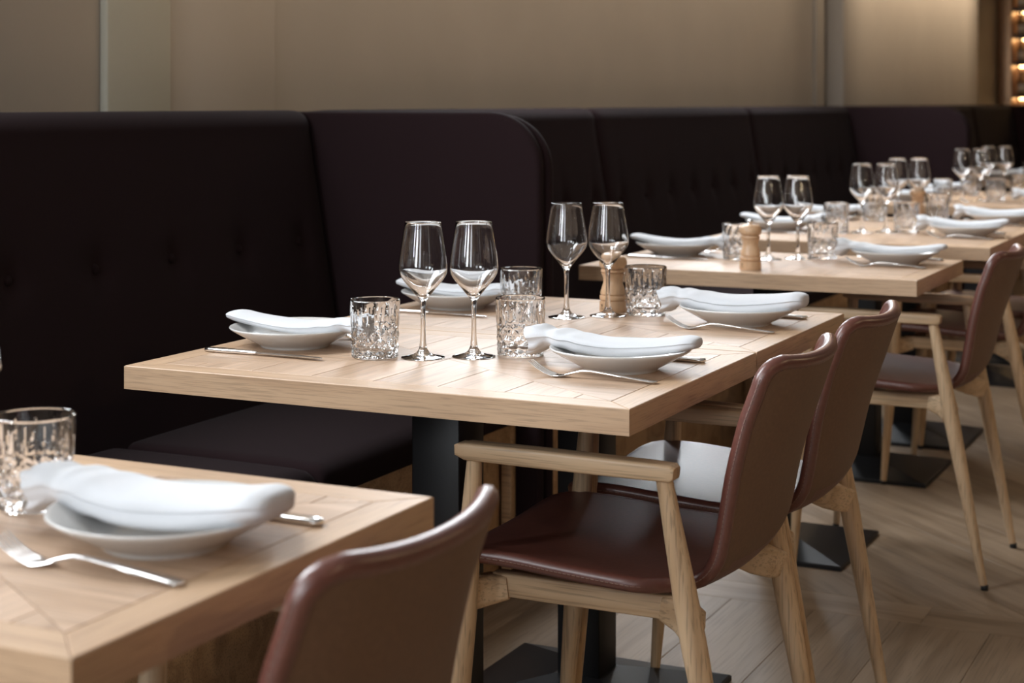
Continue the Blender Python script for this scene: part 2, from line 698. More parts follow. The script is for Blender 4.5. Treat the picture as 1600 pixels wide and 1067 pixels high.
CUSH_ME = cushion_mesh(SEC / 2 - 0.006)
BAYS = [(3.66 - BAY, 'dark plum upholstered banquette behind the nearest table and the central table'),
        (3.735, 'dark plum banquette behind the tables beyond the rounded divider'),
        (3.735 + BAY + 0.075, 'dark plum banquette at the far end of the row')]
for y0, lab in BAYS:
    b = thing('banquette', (0, y0, 0))
    tag(b, lab, 'banquette', 'banquettes along the wall')
    nsec = 3
    for s in range(nsec):
        r = ob('backrest', BACK_ME, b, (0, s * SEC + 0.002, 0))
        for yb in BTN:
            ob('button', BTN_ME, r, (back_x(0.83) - 0.014, yb, 0.83), (0, PI / 2 - 0.166, 0))
    for s in range(nsec * 2):
        ob('seat_cushion', CUSH_ME, b, (0, s * SEC / 2 + 0.003, 0))
    L = BAY
    ob('top_rail', box_mesh('top_rail', -1.79, -1.765, 0.0, L, 0.345, 0.395, 'bench_oak', 0.002), b)
    for ys in [0.0, SEC, 2 * SEC, L - 0.028]:
        ob('stile', box_mesh('stile', -1.79, -1.764, ys, ys + 0.028, 0.0, 0.395, 'bench_oak', 0.002), b)
    for s in range(6):
        ob('base_panel', box_mesh('base_panel', -1.815, -1.797, s * SEC / 2, (s + 1) * SEC / 2 - 0.004, 0.0, 0.345, 'bench_oak', 0.002), b)
    ob('carcass', box_mesh('carcass', -2.44, -1.82, 0.0, L, 0.0, 0.385, 'shelf'), b)


def divider_pad(y0, y1, x_out, ztop, r):
    poly = [(-2.46, 0.0), (x_out, 0.0)]
    for i in range(13):
        a = PI / 2 * i / 12
        poly.append((x_out - r + r * math.cos(a), ztop - r + r * math.sin(a)))
    poly.append((-2.46, ztop))
    bm = bmesh.new()
    lo = [bm.verts.new((x, y0, z)) for x, z in poly]
    hi = [bm.verts.new((x, y1, z)) for x, z in poly]
    bm.faces.new(lo)
    bm.faces.new(hi[::-1])
    k = len(poly)
    for i in range(k):
        bm.faces.new((lo[i], hi[i], hi[(i + 1) % k], lo[(i + 1) % k]))
    bmesh.ops.recalc_face_normals(bm, faces=bm.faces)
    rim = [e for e in bm.edges if abs(e.verts[0].co.y - e.verts[1].co.y) < 1e-6]
    bmesh.ops.bevel(bm, geom=rim, offset=0.014, segments=4, profile=0.5, affect='EDGES')
    for f in bm.faces:
        f.smooth = True
    for e in bm.edges:
        if len(e.link_faces) == 2 and e.calc_face_angle(0) > math.radians(40):
            e.smooth = False
    me = bpy.data.meshes.new('divider_pad')
    bm.to_mesh(me)
    bm.free()
    me.materials.append(M['fabric'])
    return me


DIV = [(3.66, 'dark upholstered booth divider with rounded top corner behind the central wine glasses'),
       (3.735 + BAY, 'far booth divider behind the distant wine glasses'),
       (3.735 + 2 * BAY + 0.075, 'last booth divider at the far end of the row')]
P1 = divider_pad(0.0, 0.036, -1.70, 1.156, 0.14)
P2 = divider_pad(0.038, 0.074, -1.692, 1.150, 0.14)
CORE = None
for y, lab in DIV:
    d = thing('booth_divider', (0, y, 0))
    tag(d, lab, 'divider', 'dividers between the banquettes')
    ob('padded_panel', P1, d)
    ob('padded_panel', P2, d)

# ------------------------------------------------------------------ tables
TL, TW, TZ, TT = 0.888, 0.586, 0.75, 0.038
BW = 0.048


def make_table():
    t = thing('dining_table')
    hx, hy = TL / 2, TW / 2
    ix, iy = hx - BW, hy - BW
    z0, z1 = TZ - TT, TZ
    B = [([(-hx, -hy), (hx, -hy), (ix, -iy), (-ix, -iy)], 0), ([(hx, hy), (-hx, hy), (-ix, iy), (ix, iy)], 0),
         ([(hx, -hy), (hx, hy), (ix, iy), (ix, -iy)], PI / 2), ([(-hx, hy), (-hx, -hy), (-ix, -iy), (-ix, iy)], PI / 2)]
    for p, a in B:
        board('border_board', p, a, z0, z1, 'oak_edge', t, 0.0002, 0.0012)
    tri = {'f': [(-ix, -iy), (ix, -iy), (0, 0)], 'b': [(ix, iy), (-ix, iy), (0, 0)],
           'r': [(ix, -iy), (ix, iy), (0, 0)], 'l': [(-ix, iy), (-ix, -iy), (0, 0)]}
    for key in 'fb':
        for k in range(-4, 4):
            a, b = k * 0.1125, (k + 1) * 0.1125
            p = clip(tri[key], 1, 0, b)
            if len(p) > 2:
                p = clip(p, -1, 0, -a)
            if len(p) > 2:
                board('inlay_board', p, PI / 2, z1 - 0.02, z1, 'oak_table', t, 0.00055, 0.0005)
    for key in 'rl':
        for k in range(-2, 3):
            w = 2 * iy / 5
            a, b = (k - 0.5) * w, (k + 0.5) * w
            p = clip(tri[key], 0, 1, b)
            if len(p) > 2:
                p = clip(p, 0, -1, -a)
            if len(p) > 2:
                board('inlay_board', p, 0, z1 - 0.02, z1, 'oak_table', t, 0.0003, 0.0004)
    ob('core_panel', box_mesh('core_panel', -ix - .001, ix + .001, -iy - .001, iy + .001, z0 + 0.002, z1 - 0.0205, 'core'), t)
    ob('column', box_mesh('column', -0.045, 0.045, -0.045, 0.045, 0.03, z0 - 0.008, 'steel_black', 0.003, 2), t)
    ob('mounting_plate', box_mesh('mounting_plate', -0.16, 0.16, -0.12, 0.12, z0 - 0.010, z0 + 0.001, 'steel_black', 0.002), t)
    # low hipped base
    ax, ay = 0.235, 0.20
    verts = []
    for (w, h, z) in ((ax, ay, 0.0), (ax, ay, 0.009), (ax - .004, ay - .004, 0.012), (0.05, 0.05, 0.05)):
        verts += [(-w, -h, z), (w, -h, z), (w, h, z), (-w, h, z)]
    faces = [(0, 1, 2, 3), (12, 13, 14, 15)]
    for r in range(3):
        for k in range(4):
            faces.append((r * 4 + k, r * 4 + (k + 1) % 4, r * 4 + 4 + (k + 1) % 4, r * 4 + 4 + k))
    ob('base_plate', mesh('base_plate', verts, faces, 'steel_black'), t)
    return t


TX = -1.31
TABLES = [  # key, centre y, label
    ('1', 1.299, 'square-cornered oak table at the lower left, nearest the camera'),
    ('2a', 2.457, 'front half of the central oak table, with its near long edge in focus'),
    ('2b', 3.046, 'rear half of the central oak table, pushed up against the front half'),
    ('3', 4.315, 'single oak table beyond the central pair, with a pepper mill at its front edge'),
    ('4a', 5.315, 'oak table just behind the table with the front pepper mill'),
    ('4b', 5.905, 'oak table joined on behind, with the far pepper mill'),
    ('5a', 7.28, 'far oak table before the second divider, nearer one of its pair'),
    ('5b', 7.87, 'far oak table before the second divider, farther one of its pair'),
    ('6', 9.75, 'farthest oak table at the right edge, past the second divider'),
]
proto = make_table()
for i, (k, y, lab) in enumerate(TABLES):
    t = proto if i == 0 else copy_tree(proto)
    t.location = (TX, y, 0)
    tag(t, lab, 'table', 'oak tables along the banquette')


# ------------------------------------------------------------------ chairs
def lerp_curve(pts, s):
    """piecewise Catmull-Rom through pts, s in 0..1"""
    n = len(pts) - 1
    f = min(max(s * n, 0), n - 1e-9)
    i = int(f)
    t = f - i
    p = [Vector(pts[min(max(i + k, 0), n)]) for k in (-1, 0, 1, 2)]
    return 0.5 * ((2 * p[1]) + (p[2] - p[0]) * t + (2 * p[0] - 5 * p[1] + 4 * p[2] - p[3]) * t * t + (3 * p[1] - p[0] - 3 * p[2] + p[3]) * t ** 3)


PROFILE = [(-.232, .466), (-.20, .479), (-.12, .480), (-.03, .474), (.06, .469), (.135, .467), (.182, .476), (.212, .505), (.230, .55), (.256, .64), (.287, .728), (.310, .796)]
SH_T = 0.022


def make_chair():
    c = thing('armchair')
    NS, NW = 64, 20
    # arc-length table of the profile
    raw = [lerp_curve([(x, 0, z) for x, z in PROFILE], i / 300) for i in range(301)]
    acc = [0]
    for a, b in zip(raw[:-1], raw[1:]):
        acc.append(acc[-1] + (b - a).length)
    Ltot = acc[-1]

    def at(d):
        d = min(max(d, 0), Ltot)
        lo = 0
        while lo < 299 and acc[lo + 1] < d:
            lo += 1
        t = (d - acc[lo]) / max(acc[lo + 1] - acc[lo], 1e-9)
        return raw[lo].lerp(raw[lo + 1], t), (raw[lo + 1] - raw[lo]).normalized()

    def half(d):
        s = d / Ltot
        k = min(1, max(0, (s - 0.41) / 0.10))
        k = k * k * (3 - 2 * k)
        w = 0.203 - 0.046 * k
        if s > 0.5:
            u = (s - 0.5) / 0.5
            w += 0.005 * math.sin(PI * min(1, u * 1.1)) + 0.003 * u
        for e, r in ((d, 0.075), (Ltot - d, 0.032)):
            if e < r:
                w -= r - math.sqrt(max(0, r * r - (r - e) ** 2))
        return w
    top, bot = [], []
    for i in range(NS + 1):
        u = i / NS
        d = Ltot * (0.5 - 0.5 * math.cos(PI * u)) * 0.6 + Ltot * u * 0.4
        p, t = at(d)
        nrm = Vector((-t.z, 0, t.x))
        w = half(d)
        s = d / Ltot
        curl = 0.005 + 0.033 * max(0, min(1, (s - 0.48) / 0.4))
        rt, rb = [], []
        for j in range(NW + 1):
            v = math.sin(PI / 2 * (2 * j / NW - 1))
            y = v * w
            k = curl * (abs(y) / 0.165) ** 2.2
            q = p + nrm * k + Vector((0, y, 0))
            edge = 0.5 * SH_T
            rt.append(q + nrm * edge)
            rb.append(q - nrm * edge)
        top.append(rt)
        bot.append(rb)
    verts = [v for r in top for v in r] + [v for r in bot for v in r]
    m = NW + 1
    off = (NS + 1) * m
    faces = []
    for i in range(NS):
        for j in range(NW):
            a = i * m + j
            faces.append((a, a + 1, a + m + 1, a + m))
            faces.append((off + a, off + a + m, off + a + m + 1, off + a + 1))
    ring = [j for j in range(m)] + [i * m + NW for i in range(1, NS + 1)] + [NS * m + j for j in range(NW - 1, -1, -1)] + [i * m for i in range(NS - 1, 0, -1)]
    for k in range(len(ring)):
        a, b = ring[k], ring[(k + 1) % len(ring)]
        faces.append((a, b, off + b, off + a))
    sh_me = mesh('shell', verts, faces, 'leather', True, 55)
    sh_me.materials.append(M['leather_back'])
    for p in sh_me.polygons:                      # outside of the back: same leather, warm reflection put into a browner colour
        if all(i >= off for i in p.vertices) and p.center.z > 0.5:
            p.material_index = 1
    shell = ob('shell', sh_me, c)
    # rounded edge band all round the shell
    mid = [(Vector(verts[q]) + Vector(verts[off + q])) / 2 for q in ring]
    pts = []
    for p in mid:
        if not pts or (p - pts[-1]).length > 0.006:
            pts.append(p)
    v, f = sweep_data(pts, [(SH_T * 0.54, SH_T * 0.54)] * len(pts), 10, 2, True)
    ob('edge_band', mesh('edge_band', v, f, 'leather_edge', True), shell)
    # stitches: short threads just inside the band on the sitter's side and on the outside edge
    npt = len(pts)
    for side in (-1, 1):
        sv, sf = [], []
        for k in range(npt):
            p, q = pts[k], pts[(k + 1) % npt]
            if p.y * side < 0.12 or (q - p).length > 0.05:
                continue
            nseg = max(1, int((q - p).length / 0.006))
            for g in range(nseg):
                a = p.lerp(q, (g + 0.15) / nseg) + Vector((0, side * SH_T * 0.54, 0))
                b = p.lerp(q, (g + 0.85) / nseg) + Vector((0, side * SH_T * 0.54, 0))
                d1, d2 = sweep_data([a, b], [(0.0008, 0.0008)] * 2, 4, 2, False, True, len(sv))
                sv += d1
                sf += d2
        st_o = ob('stitching', mesh('stitching', sv, sf, 'stitch'), shell)
        st_o['kind'] = 'stuff'

    # legs run from the floor up to the arms
    def leg(sx, sy):
        xt, xb = (-0.166, -0.215) if sx < 0 else (0.140, 0.262)
        yt, yb = 0.217 * sy, 0.212 * sy
        pts, sz = [], []
        prof = [(0.012, 0.0092), (0.12, 0.0125), (0.28, 0.0165), (0.40, 0.0190), (0.47, 0.0182), (0.56, 0.0150), (0.638, 0.0120)]
        ztop = 0.640
        for z, r in prof:
            k = z / ztop
            pts.append((xb + (xt - xb) * k, yb + (yt - yb) * k, z))
            sz.append((r, r))
        o = ob('leg', sweep('leg', pts, sz, 'ash', 16), c)
        g = ob('glide', lathe('glide', [(0.0088, 0.0), (0.009, 0.0125)], 12, 'rubber', True, True), o, (xb, yb, 0))
        return o
    for sx in (-1, 1):
        for sy in (-1, 1):
            leg(sx, sy)
    for sy in (-1, 1):
        y = 0.217 * sy
        # arm: a flat bar with an undercut front end
        st = [(-0.192, .0150, .0030, .661), (-0.188, .0165, .0110, .6535), (-0.176, .0175, .0130, .6510), (-0.06, .0185, .0135, .6505), (0.06, .0185, .0130, .6495), (0.128, .0180, .0125, .6490), (0.154, .0170, .0120, .6485), (0.159, .0150, .0085, .6480)]
        pts = [(x, y, z) for x, a, b, z in st]
        ob('arm', bar_mesh('arm', pts, [(a, b) for x, a, b, z in st], 'ash_x', 0.005), c)
        # seat rail right under the shell, with shoulders reaching out to the legs
        ob('seat_rail', box_mesh('seat_rail', -0.160, 0.150, 0.160 * sy - 0.013, 0.160 * sy + 0.013, .420, .4565, 'ash_x', 0.004, 3), c)
        pts = [(-0.135, .163 * sy, .434), (-0.160, .170 * sy, .431), (-0.180, .188 * sy, .427), (-0.192, .208 * sy, .424)]
        ob('shoulder', bar_mesh('shoulder', pts, [(.013, .0185), (.016, .023), (.0165, .024), (.0155, .0225)], 'ash_x', 0.007), c)
        pts = [(0.120, .163 * sy, .436), (0.150, .168 * sy, .431), (0.172, .186 * sy, .424), (0.180, .208 * sy, .418)]
        ob('shoulder', bar_mesh('shoulder', pts, [(.013, .0185), (.0165, .024), (.017, .025), (.0155, .0225)], 'ash_x', 0.007), c)
    for x in (-0.13, 0.10):
        ob('cross_rail', box_mesh('cross_rail', x - .016, x + .016, -0.148, 0.148, .422, .452, 'ash_x', 0.003), c)
    return c


CHAIRS = [(-1.0, 1.282, 'brown leather armchair in the foreground, only its back in view'),
          (-0.985, 2.462, 'brown leather armchair at the front half of the central table, whole seat in view'),
          (-0.995, 2.945, 'brown leather armchair at the rear half of the central table'),
          (-0.985, 4.325, 'brown leather armchair at the single table beyond, its long ash legs clear on the floor'),
          (-0.99, 5.33, 'brown leather armchair at the right edge, cut off by the frame'),
          (-1.0, 5.91, 'brown leather armchair mostly hidden behind the other far armchairs')]
proto = make_chair()
for i, (x, y, lab) in enumerate(CHAIRS):
    c = proto if i == 0 else copy_tree(proto)
    c.location = (x, y, 0)
    tag(c, lab, 'armchair', 'leather armchairs along the aisle')


# ------------------------------------------------------------------ tableware meshes
def wine_rows():
    outer = [(0.0004, 0.0022), (0.033, 0.0004), (0.0360, 0.0004), (0.0366, 0.0011), (0.0358, 0.0019), (0.027, 0.0035), (0.0165, 0.0062), (0.0098, 0.0108), (0.0064, 0.018),
             (0.0048, 0.032), (0.0041, 0.055), (0.0042, 0.078), (0.0048, 0.090), (0.0062, 0.0965),
             (0.0095, 0.1020), (0.0150, 0.1085), (0.0215, 0.1155), (0.0282, 0.1228), (0.0345, 0.1302), (0.0395, 0.1375), (0.0425, 0.1445), (0.0434, 0.1510), (0.0429, 0.1600), (0.0414, 0.1720), (0.0391, 0.1860), (0.0364, 0.2010), (0.0340, 0.2150), (0.0322, 0.2277)]
    rim = [(0.03195, 0.2286), (0.0316, 0.22885), (0.0313, 0.2284)]
    inner = [(0.0332, 0.2150), (0.0356, 0.2010), (0.0383, 0.1860), (0.0406, 0.1720), (0.0421, 0.1600), (0.0426, 0.1510), (0.0416, 0.1450), (0.0384, 0.1382), (0.0333, 0.1312), (0.0268, 0.1240), (0.0198, 0.1170), (0.0130, 0.1106), (0.0070, 0.1062), (0.0025, 0.1046), (0.0003, 0.1044)]
    return outer, rim, inner


def smooth_profile(p, sub=3):
    q = []
    pts = [(a, 0, b) for a, b in p]
    n = len(pts) - 1
    for i in range(n * sub + 1):
        v = lerp_curve(pts, i / (n * sub))
        q.append((max(v.x, 0.0002), v.z))
    return q


W_OUT, W_RIM, W_IN = [[(r * 0.955 if z > 0.11 else r, z) for r, z in row] for row in wine_rows()]
NSEG = 48
foot_p = smooth_profile(W_OUT[:9], 2)
stem_p = smooth_profile(W_OUT[8:14], 3)
bowl_p = smooth_profile(W_OUT[13:], 3) + W_RIM + smooth_profile(W_IN, 3)
WFOOT = lathe('foot', foot_p, NSEG, 'glass', cap0=True, angle=50)
WSTEM = lathe('stem', stem_p, NSEG, 'glass')
WBOWL = lathe('bowl', bowl_p, NSEG, 'glass', cap1=True)
# closed as one body across the three parts: make sure the outward side is consistent
for me_, flip in ((WSTEM, None), (WBOWL, None), (WFOOT, None)):
    pass


def fix_open_normals(me, test):
    """open parts of one glass body: face the outer wall outwards"""
    bm = bmesh.new()
    bm.from_mesh(me)
    bm.faces.ensure_lookup_table()
    f = next(f for f in bm.faces if test(f.calc_center_median()))
    c = f.calc_center_median()
    if f.normal.x * c.x + f.normal.y * c.y < 0:
        bmesh.ops.reverse_faces(bm, faces=bm.faces)
    bm.to_mesh(me)
    bm.free()


fix_open_normals(WSTEM, lambda c: True)
fix_open_normals(WBOWL, lambda c: 0.10 < c.z < 0.12 and math.hypot(c.x, c.y) > 0.016)
fix_open_normals(WFOOT, lambda c: c.z > 0.008)


def tumbler_mesh():
    n = 168
    NC = 12
    H = 0.099
    zs = []
    k = 66
    for i in range(k + 1):
        zs.append(0.0015 + (H - 0.0025 - 0.0015) * i / k)

    def tri(x):
        x = x - math.floor(x)
        return abs(x - 0.5) * 2                    # 1 at integers, 0 half way
    rows = []
    for z in zs:
        base = 0.0400 + 0.0028 * (z / H)
        if z < 0.006:
            base -= 0.0016 * (1 - z / 0.006) ** 2
        row = []
        for q in range(n):
            th = q / n
            d = 0.0
            if z < 0.056:
                a = th * NC + z / 0.0195
                b = th * NC - z / 0.0195
                fade = min(1, (0.056 - z) / 0.006) * min(1, max(0, (z - 0.003) / 0.003))
                g = max(0, (tri(a) - 0.2) / 0.8), max(0, (tri(b) - 0.2) / 0.8)
                d = max(g) * 0.0023 * fade
                st = max(0, 1 - abs(tri(a) - tri(b)) * 6) * (1 - max(g)) * 0.0007
                d += st * fade
            if z > 0.044:
                u = (z - 0.044) / 0.044
                if u < 1:
                    wv = 0.92 * (1 - u) ** 0.7
                    g = max(0, 1 - (1 - tri(th * NC + 0.5 * (1 if True else 0))) / max(wv, 1e-3))
                    d = max(d, 0.0014 * g * min(1, u * 6 + 0.3))
                    wv2 = 0.5 * max(0, 1 - u * 1.35)
                    if wv2 > 0:
                        g = max(0, 1 - (1 - tri(th * NC)) / wv2)
                        d = max(d, 0.0008 * g)
            row.append(base - d)
        rows.append((z, row))
    verts, faces = [], []
    for z, row in rows:
        for q in range(n):
            a = 2 * PI * q / n
            verts.append((row[q] * math.cos(a), row[q] * math.sin(a), z))
    inner = [(0.0420, H - 0.0008), (0.0412, H - 0.0002), (0.0404, H - 0.0010), (0.0396, 0.085), (0.0388, 0.065), (0.0378, 0.045), (0.0366, 0.028), (0.0345, 0.0195), (0.0290, 0.0160), (0.018, 0.0150), (0.0005, 0.0148)]
    for r, z in inner:
        for q in range(n):
            a = 2 * PI * q / n
            verts.append((r * math.cos(a), r * math.sin(a), z))
    R = len(rows) + len(inner)
    for i in range(R - 1):
        for q in range(n):
            q2 = (q + 1) % n
            faces.append((i * n + q, i * n + q2, (i + 1) * n + q2, (i + 1) * n + q))
    faces.append(tuple((R - 1) * n + q for q in range(n)))
    # underside with a star cut
    b = len(verts)
    for r, z in ((0.034, 0.0), (0.030, 0.0008), (0.002, 0.0012)):
        for q in range(n):
            a = 2 * PI * q / n
            verts.append((r * math.cos(a), r * math.sin(a), z + (0.0005 * tri(q / n * NC) if r == 0.030 else 0)))
    seq = [0, b, b + n, b + 2 * n]
    for s0, s1 in zip(seq[:-1], seq[1:]):
        for q in range(n):
            q2 = (q + 1) % n
            faces.append((s0 + q, s1 + q, s1 + q2, s0 + q2))
    faces.append(tuple(b + 2 * n + q for q in range(n)))
    return mesh('tumbler', verts, faces, 'crystal', True, 14)


TUMBLER = tumbler_mesh()
PLATE = lathe('plate', smooth_profile([(0.0005, 0.004), (0.052, 0.004), (0.054, 0.0), (0.060, 0.0), (0.0625, 0.004), (0.075, 0.0105), (0.095, 0.0215), (0.110, 0.0300), (0.1145, 0.0335), (0.1148, 0.0352), (0.1135, 0.0360),
                                     (0.108, 0.0338), (0.094, 0.0265), (0.074, 0.0160), (0.058, 0.0095), (0.040, 0.0085), (0.0005, 0.0085)], 2), 72, 'porcelain', True, True)


def napkin_mesh(seed, flat=1.0, wide=1.0):
    """cloth rolled into a loose tube that sags in the plate; front end gathered and flared open"""
    rnd = random.Random(seed)
    ph = [rnd.uniform(0, 6.28) for _ in range(8)]
    n, m = 64, 56
    verts, faces = [], []

    def section(t, x, inner=None):
        flare = min(1, max(0, 1 - (t - 0.035) / 0.085))
        flare = flare * flare * (3 - 2 * flare)
        w = (0.028 + 0.006 * math.sin(PI * min(1, t * 1.2))) * (1 + (wide - 1) * (1 - flare) * min(1, t * 2)) + 0.003 * flare
        h = (0.0150 + 0.0012 * math.sin(3.1 * t + ph[0]) - 0.002 * t) * flat ** (1 - 0.6 * flare) + 0.008 * flare
        if t > 0.93:
            k = (t - 0.93) / 0.07
            h *= 1 - 0.25 * k * k
            w *= 1 - 0.14 * k * k
        pinch = math.exp(-((t - 0.135) / 0.03) ** 2)
        w *= 1 - 0.08 * pinch
        h *= 1 - 0.16 * pinch
        cz = lerp_curve([(0, 0, q) for q in (.0375, .0440, .0415, .0375, .0345, .0345, .0365, .0395, .0440, .0490)], t).z + 0.004 * (flat - 0.8) * (0.4 + 0.6 * (1 - flare))
        if inner is not None:
            w *= inner
            h *= inner
        ring = []
        for k in range(n):
            a = 2 * PI * k / n
            ca, sa = math.cos(a), math.sin(a)
            wr = 1 + 0.020 * math.sin(3 * a + ph[1] + 5 * t) + 0.018 * math.sin(5 * a + ph[2] - 9 * t) + 0.012 * math.sin(2 * a + 17 * t + ph[3])
            wr += 0.10 * flare * (abs(math.cos(4.5 * a + ph[4])) - 0.6) * (1.3 - 11 * min(t, 0.1))
            # lap of the cloth along one side
            lap = 0.0
            wr *= 1.07 if 0.12 < a < 3.02 else 1.0
            y = math.copysign(abs(ca) ** 0.76, ca) * w * wr
            z = math.copysign(abs(sa) ** 0.80, sa) * h * wr + (lap if sa > 0 else 0)
            fold = 0.0012 * math.sin(42 * t + 2 * a + ph[5]) * math.exp(-((t - 0.2) / 0.13) ** 2)
            ring.append((x + 0.006 * flare * math.sin(3 * a + ph[6]), y, cz + z + fold))
        return ring
    X0, X1 = -0.155, 0.127
    st = []
    st.append(section(0.10, X0 + 0.035, 0.45))
    st.append(section(0.04, X0 + 0.012, 0.66))
    st.append(section(0.0, X0 + 0.001, 0.88))
    for i in range(m + 1):
        t = i / m
        st.append(section(t, X0 + (X1 - X0) * t))
    st.append(section(1.0, X1 + 0.004, 0.88))
    st.append(section(1.0, X1 + 0.0065, 0.62))
    st.append(section(1.0, X1 + 0.0075, 0.2))
    for r in st:
        verts += r
    for i in range(len(st) - 1):
        for k in range(n):
            k2 = (k + 1) % n
            faces.append((i * n + k, i * n + k2, (i + 1) * n + k2, (i + 1) * n + k))
    faces.append(tuple(range(n)))
    faces.append(tuple((len(st) - 1) * n + k for k in range(n)))
    return mesh('napkin', verts, faces, 'linen', True, 40)


NAPKINS = [napkin_mesh(s, f, w) for s, f, w in ((1, 0.95, 1.05), (2, 1.22, 1.35), (3, 0.75, 1.1), (4, 0.95, 1.0))]


def fork_mesh():
    verts, faces = [], []

    def add(pts, sz, power=2.6, n=10):
        v, f = sweep_data(pts, sz, n, power, False, True, len(verts))
        verts.extend(v)
        faces.extend(f)
    # handle with rising neck
    add([(-0.048, 0, .0045), (-0.034, 0, .0085), (-0.020, 0, .0120), (-0.004, 0, .0125), (0.02, 0, .0105), (0.06, 0, .0065), (0.092, 0, .0036), (0.100, 0, .0030), (0.1025, 0, .0030)],
        [(.0055, .0018), (.0038, .0021), (.0036, .0023), (.0038, .0022), (.0048, .0020), (.0068, .0019), (.0085, .0019), (.0080, .0018), (.004, .001)])
    # head and tines
    add([(-0.040, 0, .0060), (-0.050, 0, .0035), (-0.060, 0, .0022), (-0.068, 0, .0026)], [(.004, .0015), (.0092, .0013), (.0118, .0012), (.0122, .0011)], 3.5)
    for k in range(4):
        y = (k - 1.5) * 0.0066
        add([(-0.066, y, .0026), (-0.080, y, .0066), (-0.095, y * .98, .0140), (-0.108, y * .95, .0235)], [(.0024, .0011), (.0021, .0010), (.0019, .0009), (.0009, .0006)], 3, 8)
    return mesh('fork', verts, faces, 'cutlery', True, 60)


def knife_mesh():
    verts, faces = [], []

    def add(pts, sz, power=2.6, n=12):
        v, f = sweep_data(pts, sz, n, power, False, True, len(verts))
        verts.extend(v)
        faces.extend(f)
    add([(0.112, 0, .004), (0.110, 0, .004), (0.10, 0, .0042), (0.07, 0, .0042), (0.03, 0, .0042), (0.012, 0, .0042), (0.006, 0, .0042)],
        [(.004, .002), (.0078, .0036), (.0090, .0041), (.0084, .0041), (.0070, .0038), (.0062, .0034), (.004, .0025)])
    add([(0.010, 0, .0042), (0.0, 0, .0042), (-0.03, 0, .0042), (-0.08, .001, .0042), (-0.112, .0035, .0042), (-0.124, .006, .0042), (-0.129, .0085, .0042)],
        [(.004, .0016), (.0072, .0012), (.0086, .0010), (.0092, .0009), (.0080, .0008), (.0045, .0007), (.0008, .0005)], 2.2)
    return mesh('knife', verts, faces, 'cutlery', True, 60)


FORK = fork_mesh()
KNIFE = knife_mesh()


def make_mill():
    t = thing('pepper_mill')
    ob('body', lathe('body', smooth_profile([(0.0270, 0.0), (0.0280, 0.002), (0.0278, 0.020), (0.0274, 0.0222), (0.0238, 0.0238), (0.0272, 0.0254), (0.0274, 0.0310), (0.0266, 0.0332), (0.0232, 0.0346), (0.0260, 0.0366),
                                             (0.0245, 0.045), (0.0210, 0.056), (0.0197, 0.063), (0.0210, 0.071), (0.0232, 0.0765), (0.0240, 0.0783), (0.0210, 0.0797), (0.0246, 0.0814), (0.0246, 0.0850), (0.0236, 0.0868), (0.0200, 0.0880)], 2), 36, 'mill_wood', True, True, angle=45), t)
    head = ob('head', lathe('head', smooth_profile([(0.0200, 0.0882), (0.0245, 0.0895), (0.0282, 0.0950), (0.0288, 0.1000), (0.0278, 0.1060), (0.0245, 0.1115), (0.0180, 0.1150), (0.0090, 0.1165), (0.0004, 0.1168)], 2), 36, 'mill_wood', True, True, angle=60), t)
    ob('knob', lathe('knob', smooth_profile([(0.0022, 0.1160), (0.0022, 0.1192), (0.0060, 0.1205), (0.0074, 0.1235), (0.0066, 0.1265), (0.0036, 0.1282), (0.0003, 0.1286)], 2), 20, 'cutlery', True, True), t)
    # small dark maker's mark: a rearing animal over two thin lines
    verts, faces = [], []

    def patch(poly):
        i = len(verts)
        for a, z in poly:
            verts.append((0.02835 * math.cos(a), 0.02835 * math.sin(a), z))
        faces.append(tuple(range(i, i + len(poly))))
    a0 = -PI / 2 - 0.55

    def uv(p):
        return (a0 + p[0] / 0.028, 0.006 + p[1])
    patch([uv(p) for p in ((-.0012, .006), (.0004, .0052), (.0022, .0072), (.0016, .0096), (.0004, .0112), (-.0010, .0104))])
    patch([uv(p) for p in ((.0002, .0054), (.0008, .0054), (.0020, .0034), (.0014, .0034))])
    patch([uv(p) for p in ((-.0012, .0062), (-.0006, .0056), (-.0012, .0034), (-.0018, .0034))])
    patch([uv(p) for p in ((-.0010, .0090), (-.0010, .0100), (-.0032, .0098), (-.0032, .0090))])
    patch([uv(p) for p in ((-.004, .0016), (.005, .0016), (.005, .0022), (-.004, .0022))])
    patch([uv(p) for p in ((-.004, .0002), (.005, .0002), (.005, .0007), (-.004, .0007))])
    ob('emblem', mesh('emblem', verts, faces, 'ink'), t)
    return t


ZTOP = TZ


def make_wine():
    t = thing('wine_glass')
    ob('foot', WFOOT, t)
    ob('stem', WSTEM, t)
    ob('bowl', WBOWL, t)
    return t


# table name used in labels
NAME = {'1': 'nearest table', '2a': 'front half of central table', '2b': 'rear half of central table',
        '3': 'single table beyond', '4a': 'fourth table back', '4b': 'fifth table back',
        '5a': 'sixth table back', '5b': 'seventh table back', '6': 'farthest table'}
CY = {k: y for k, y, _ in TABLES}
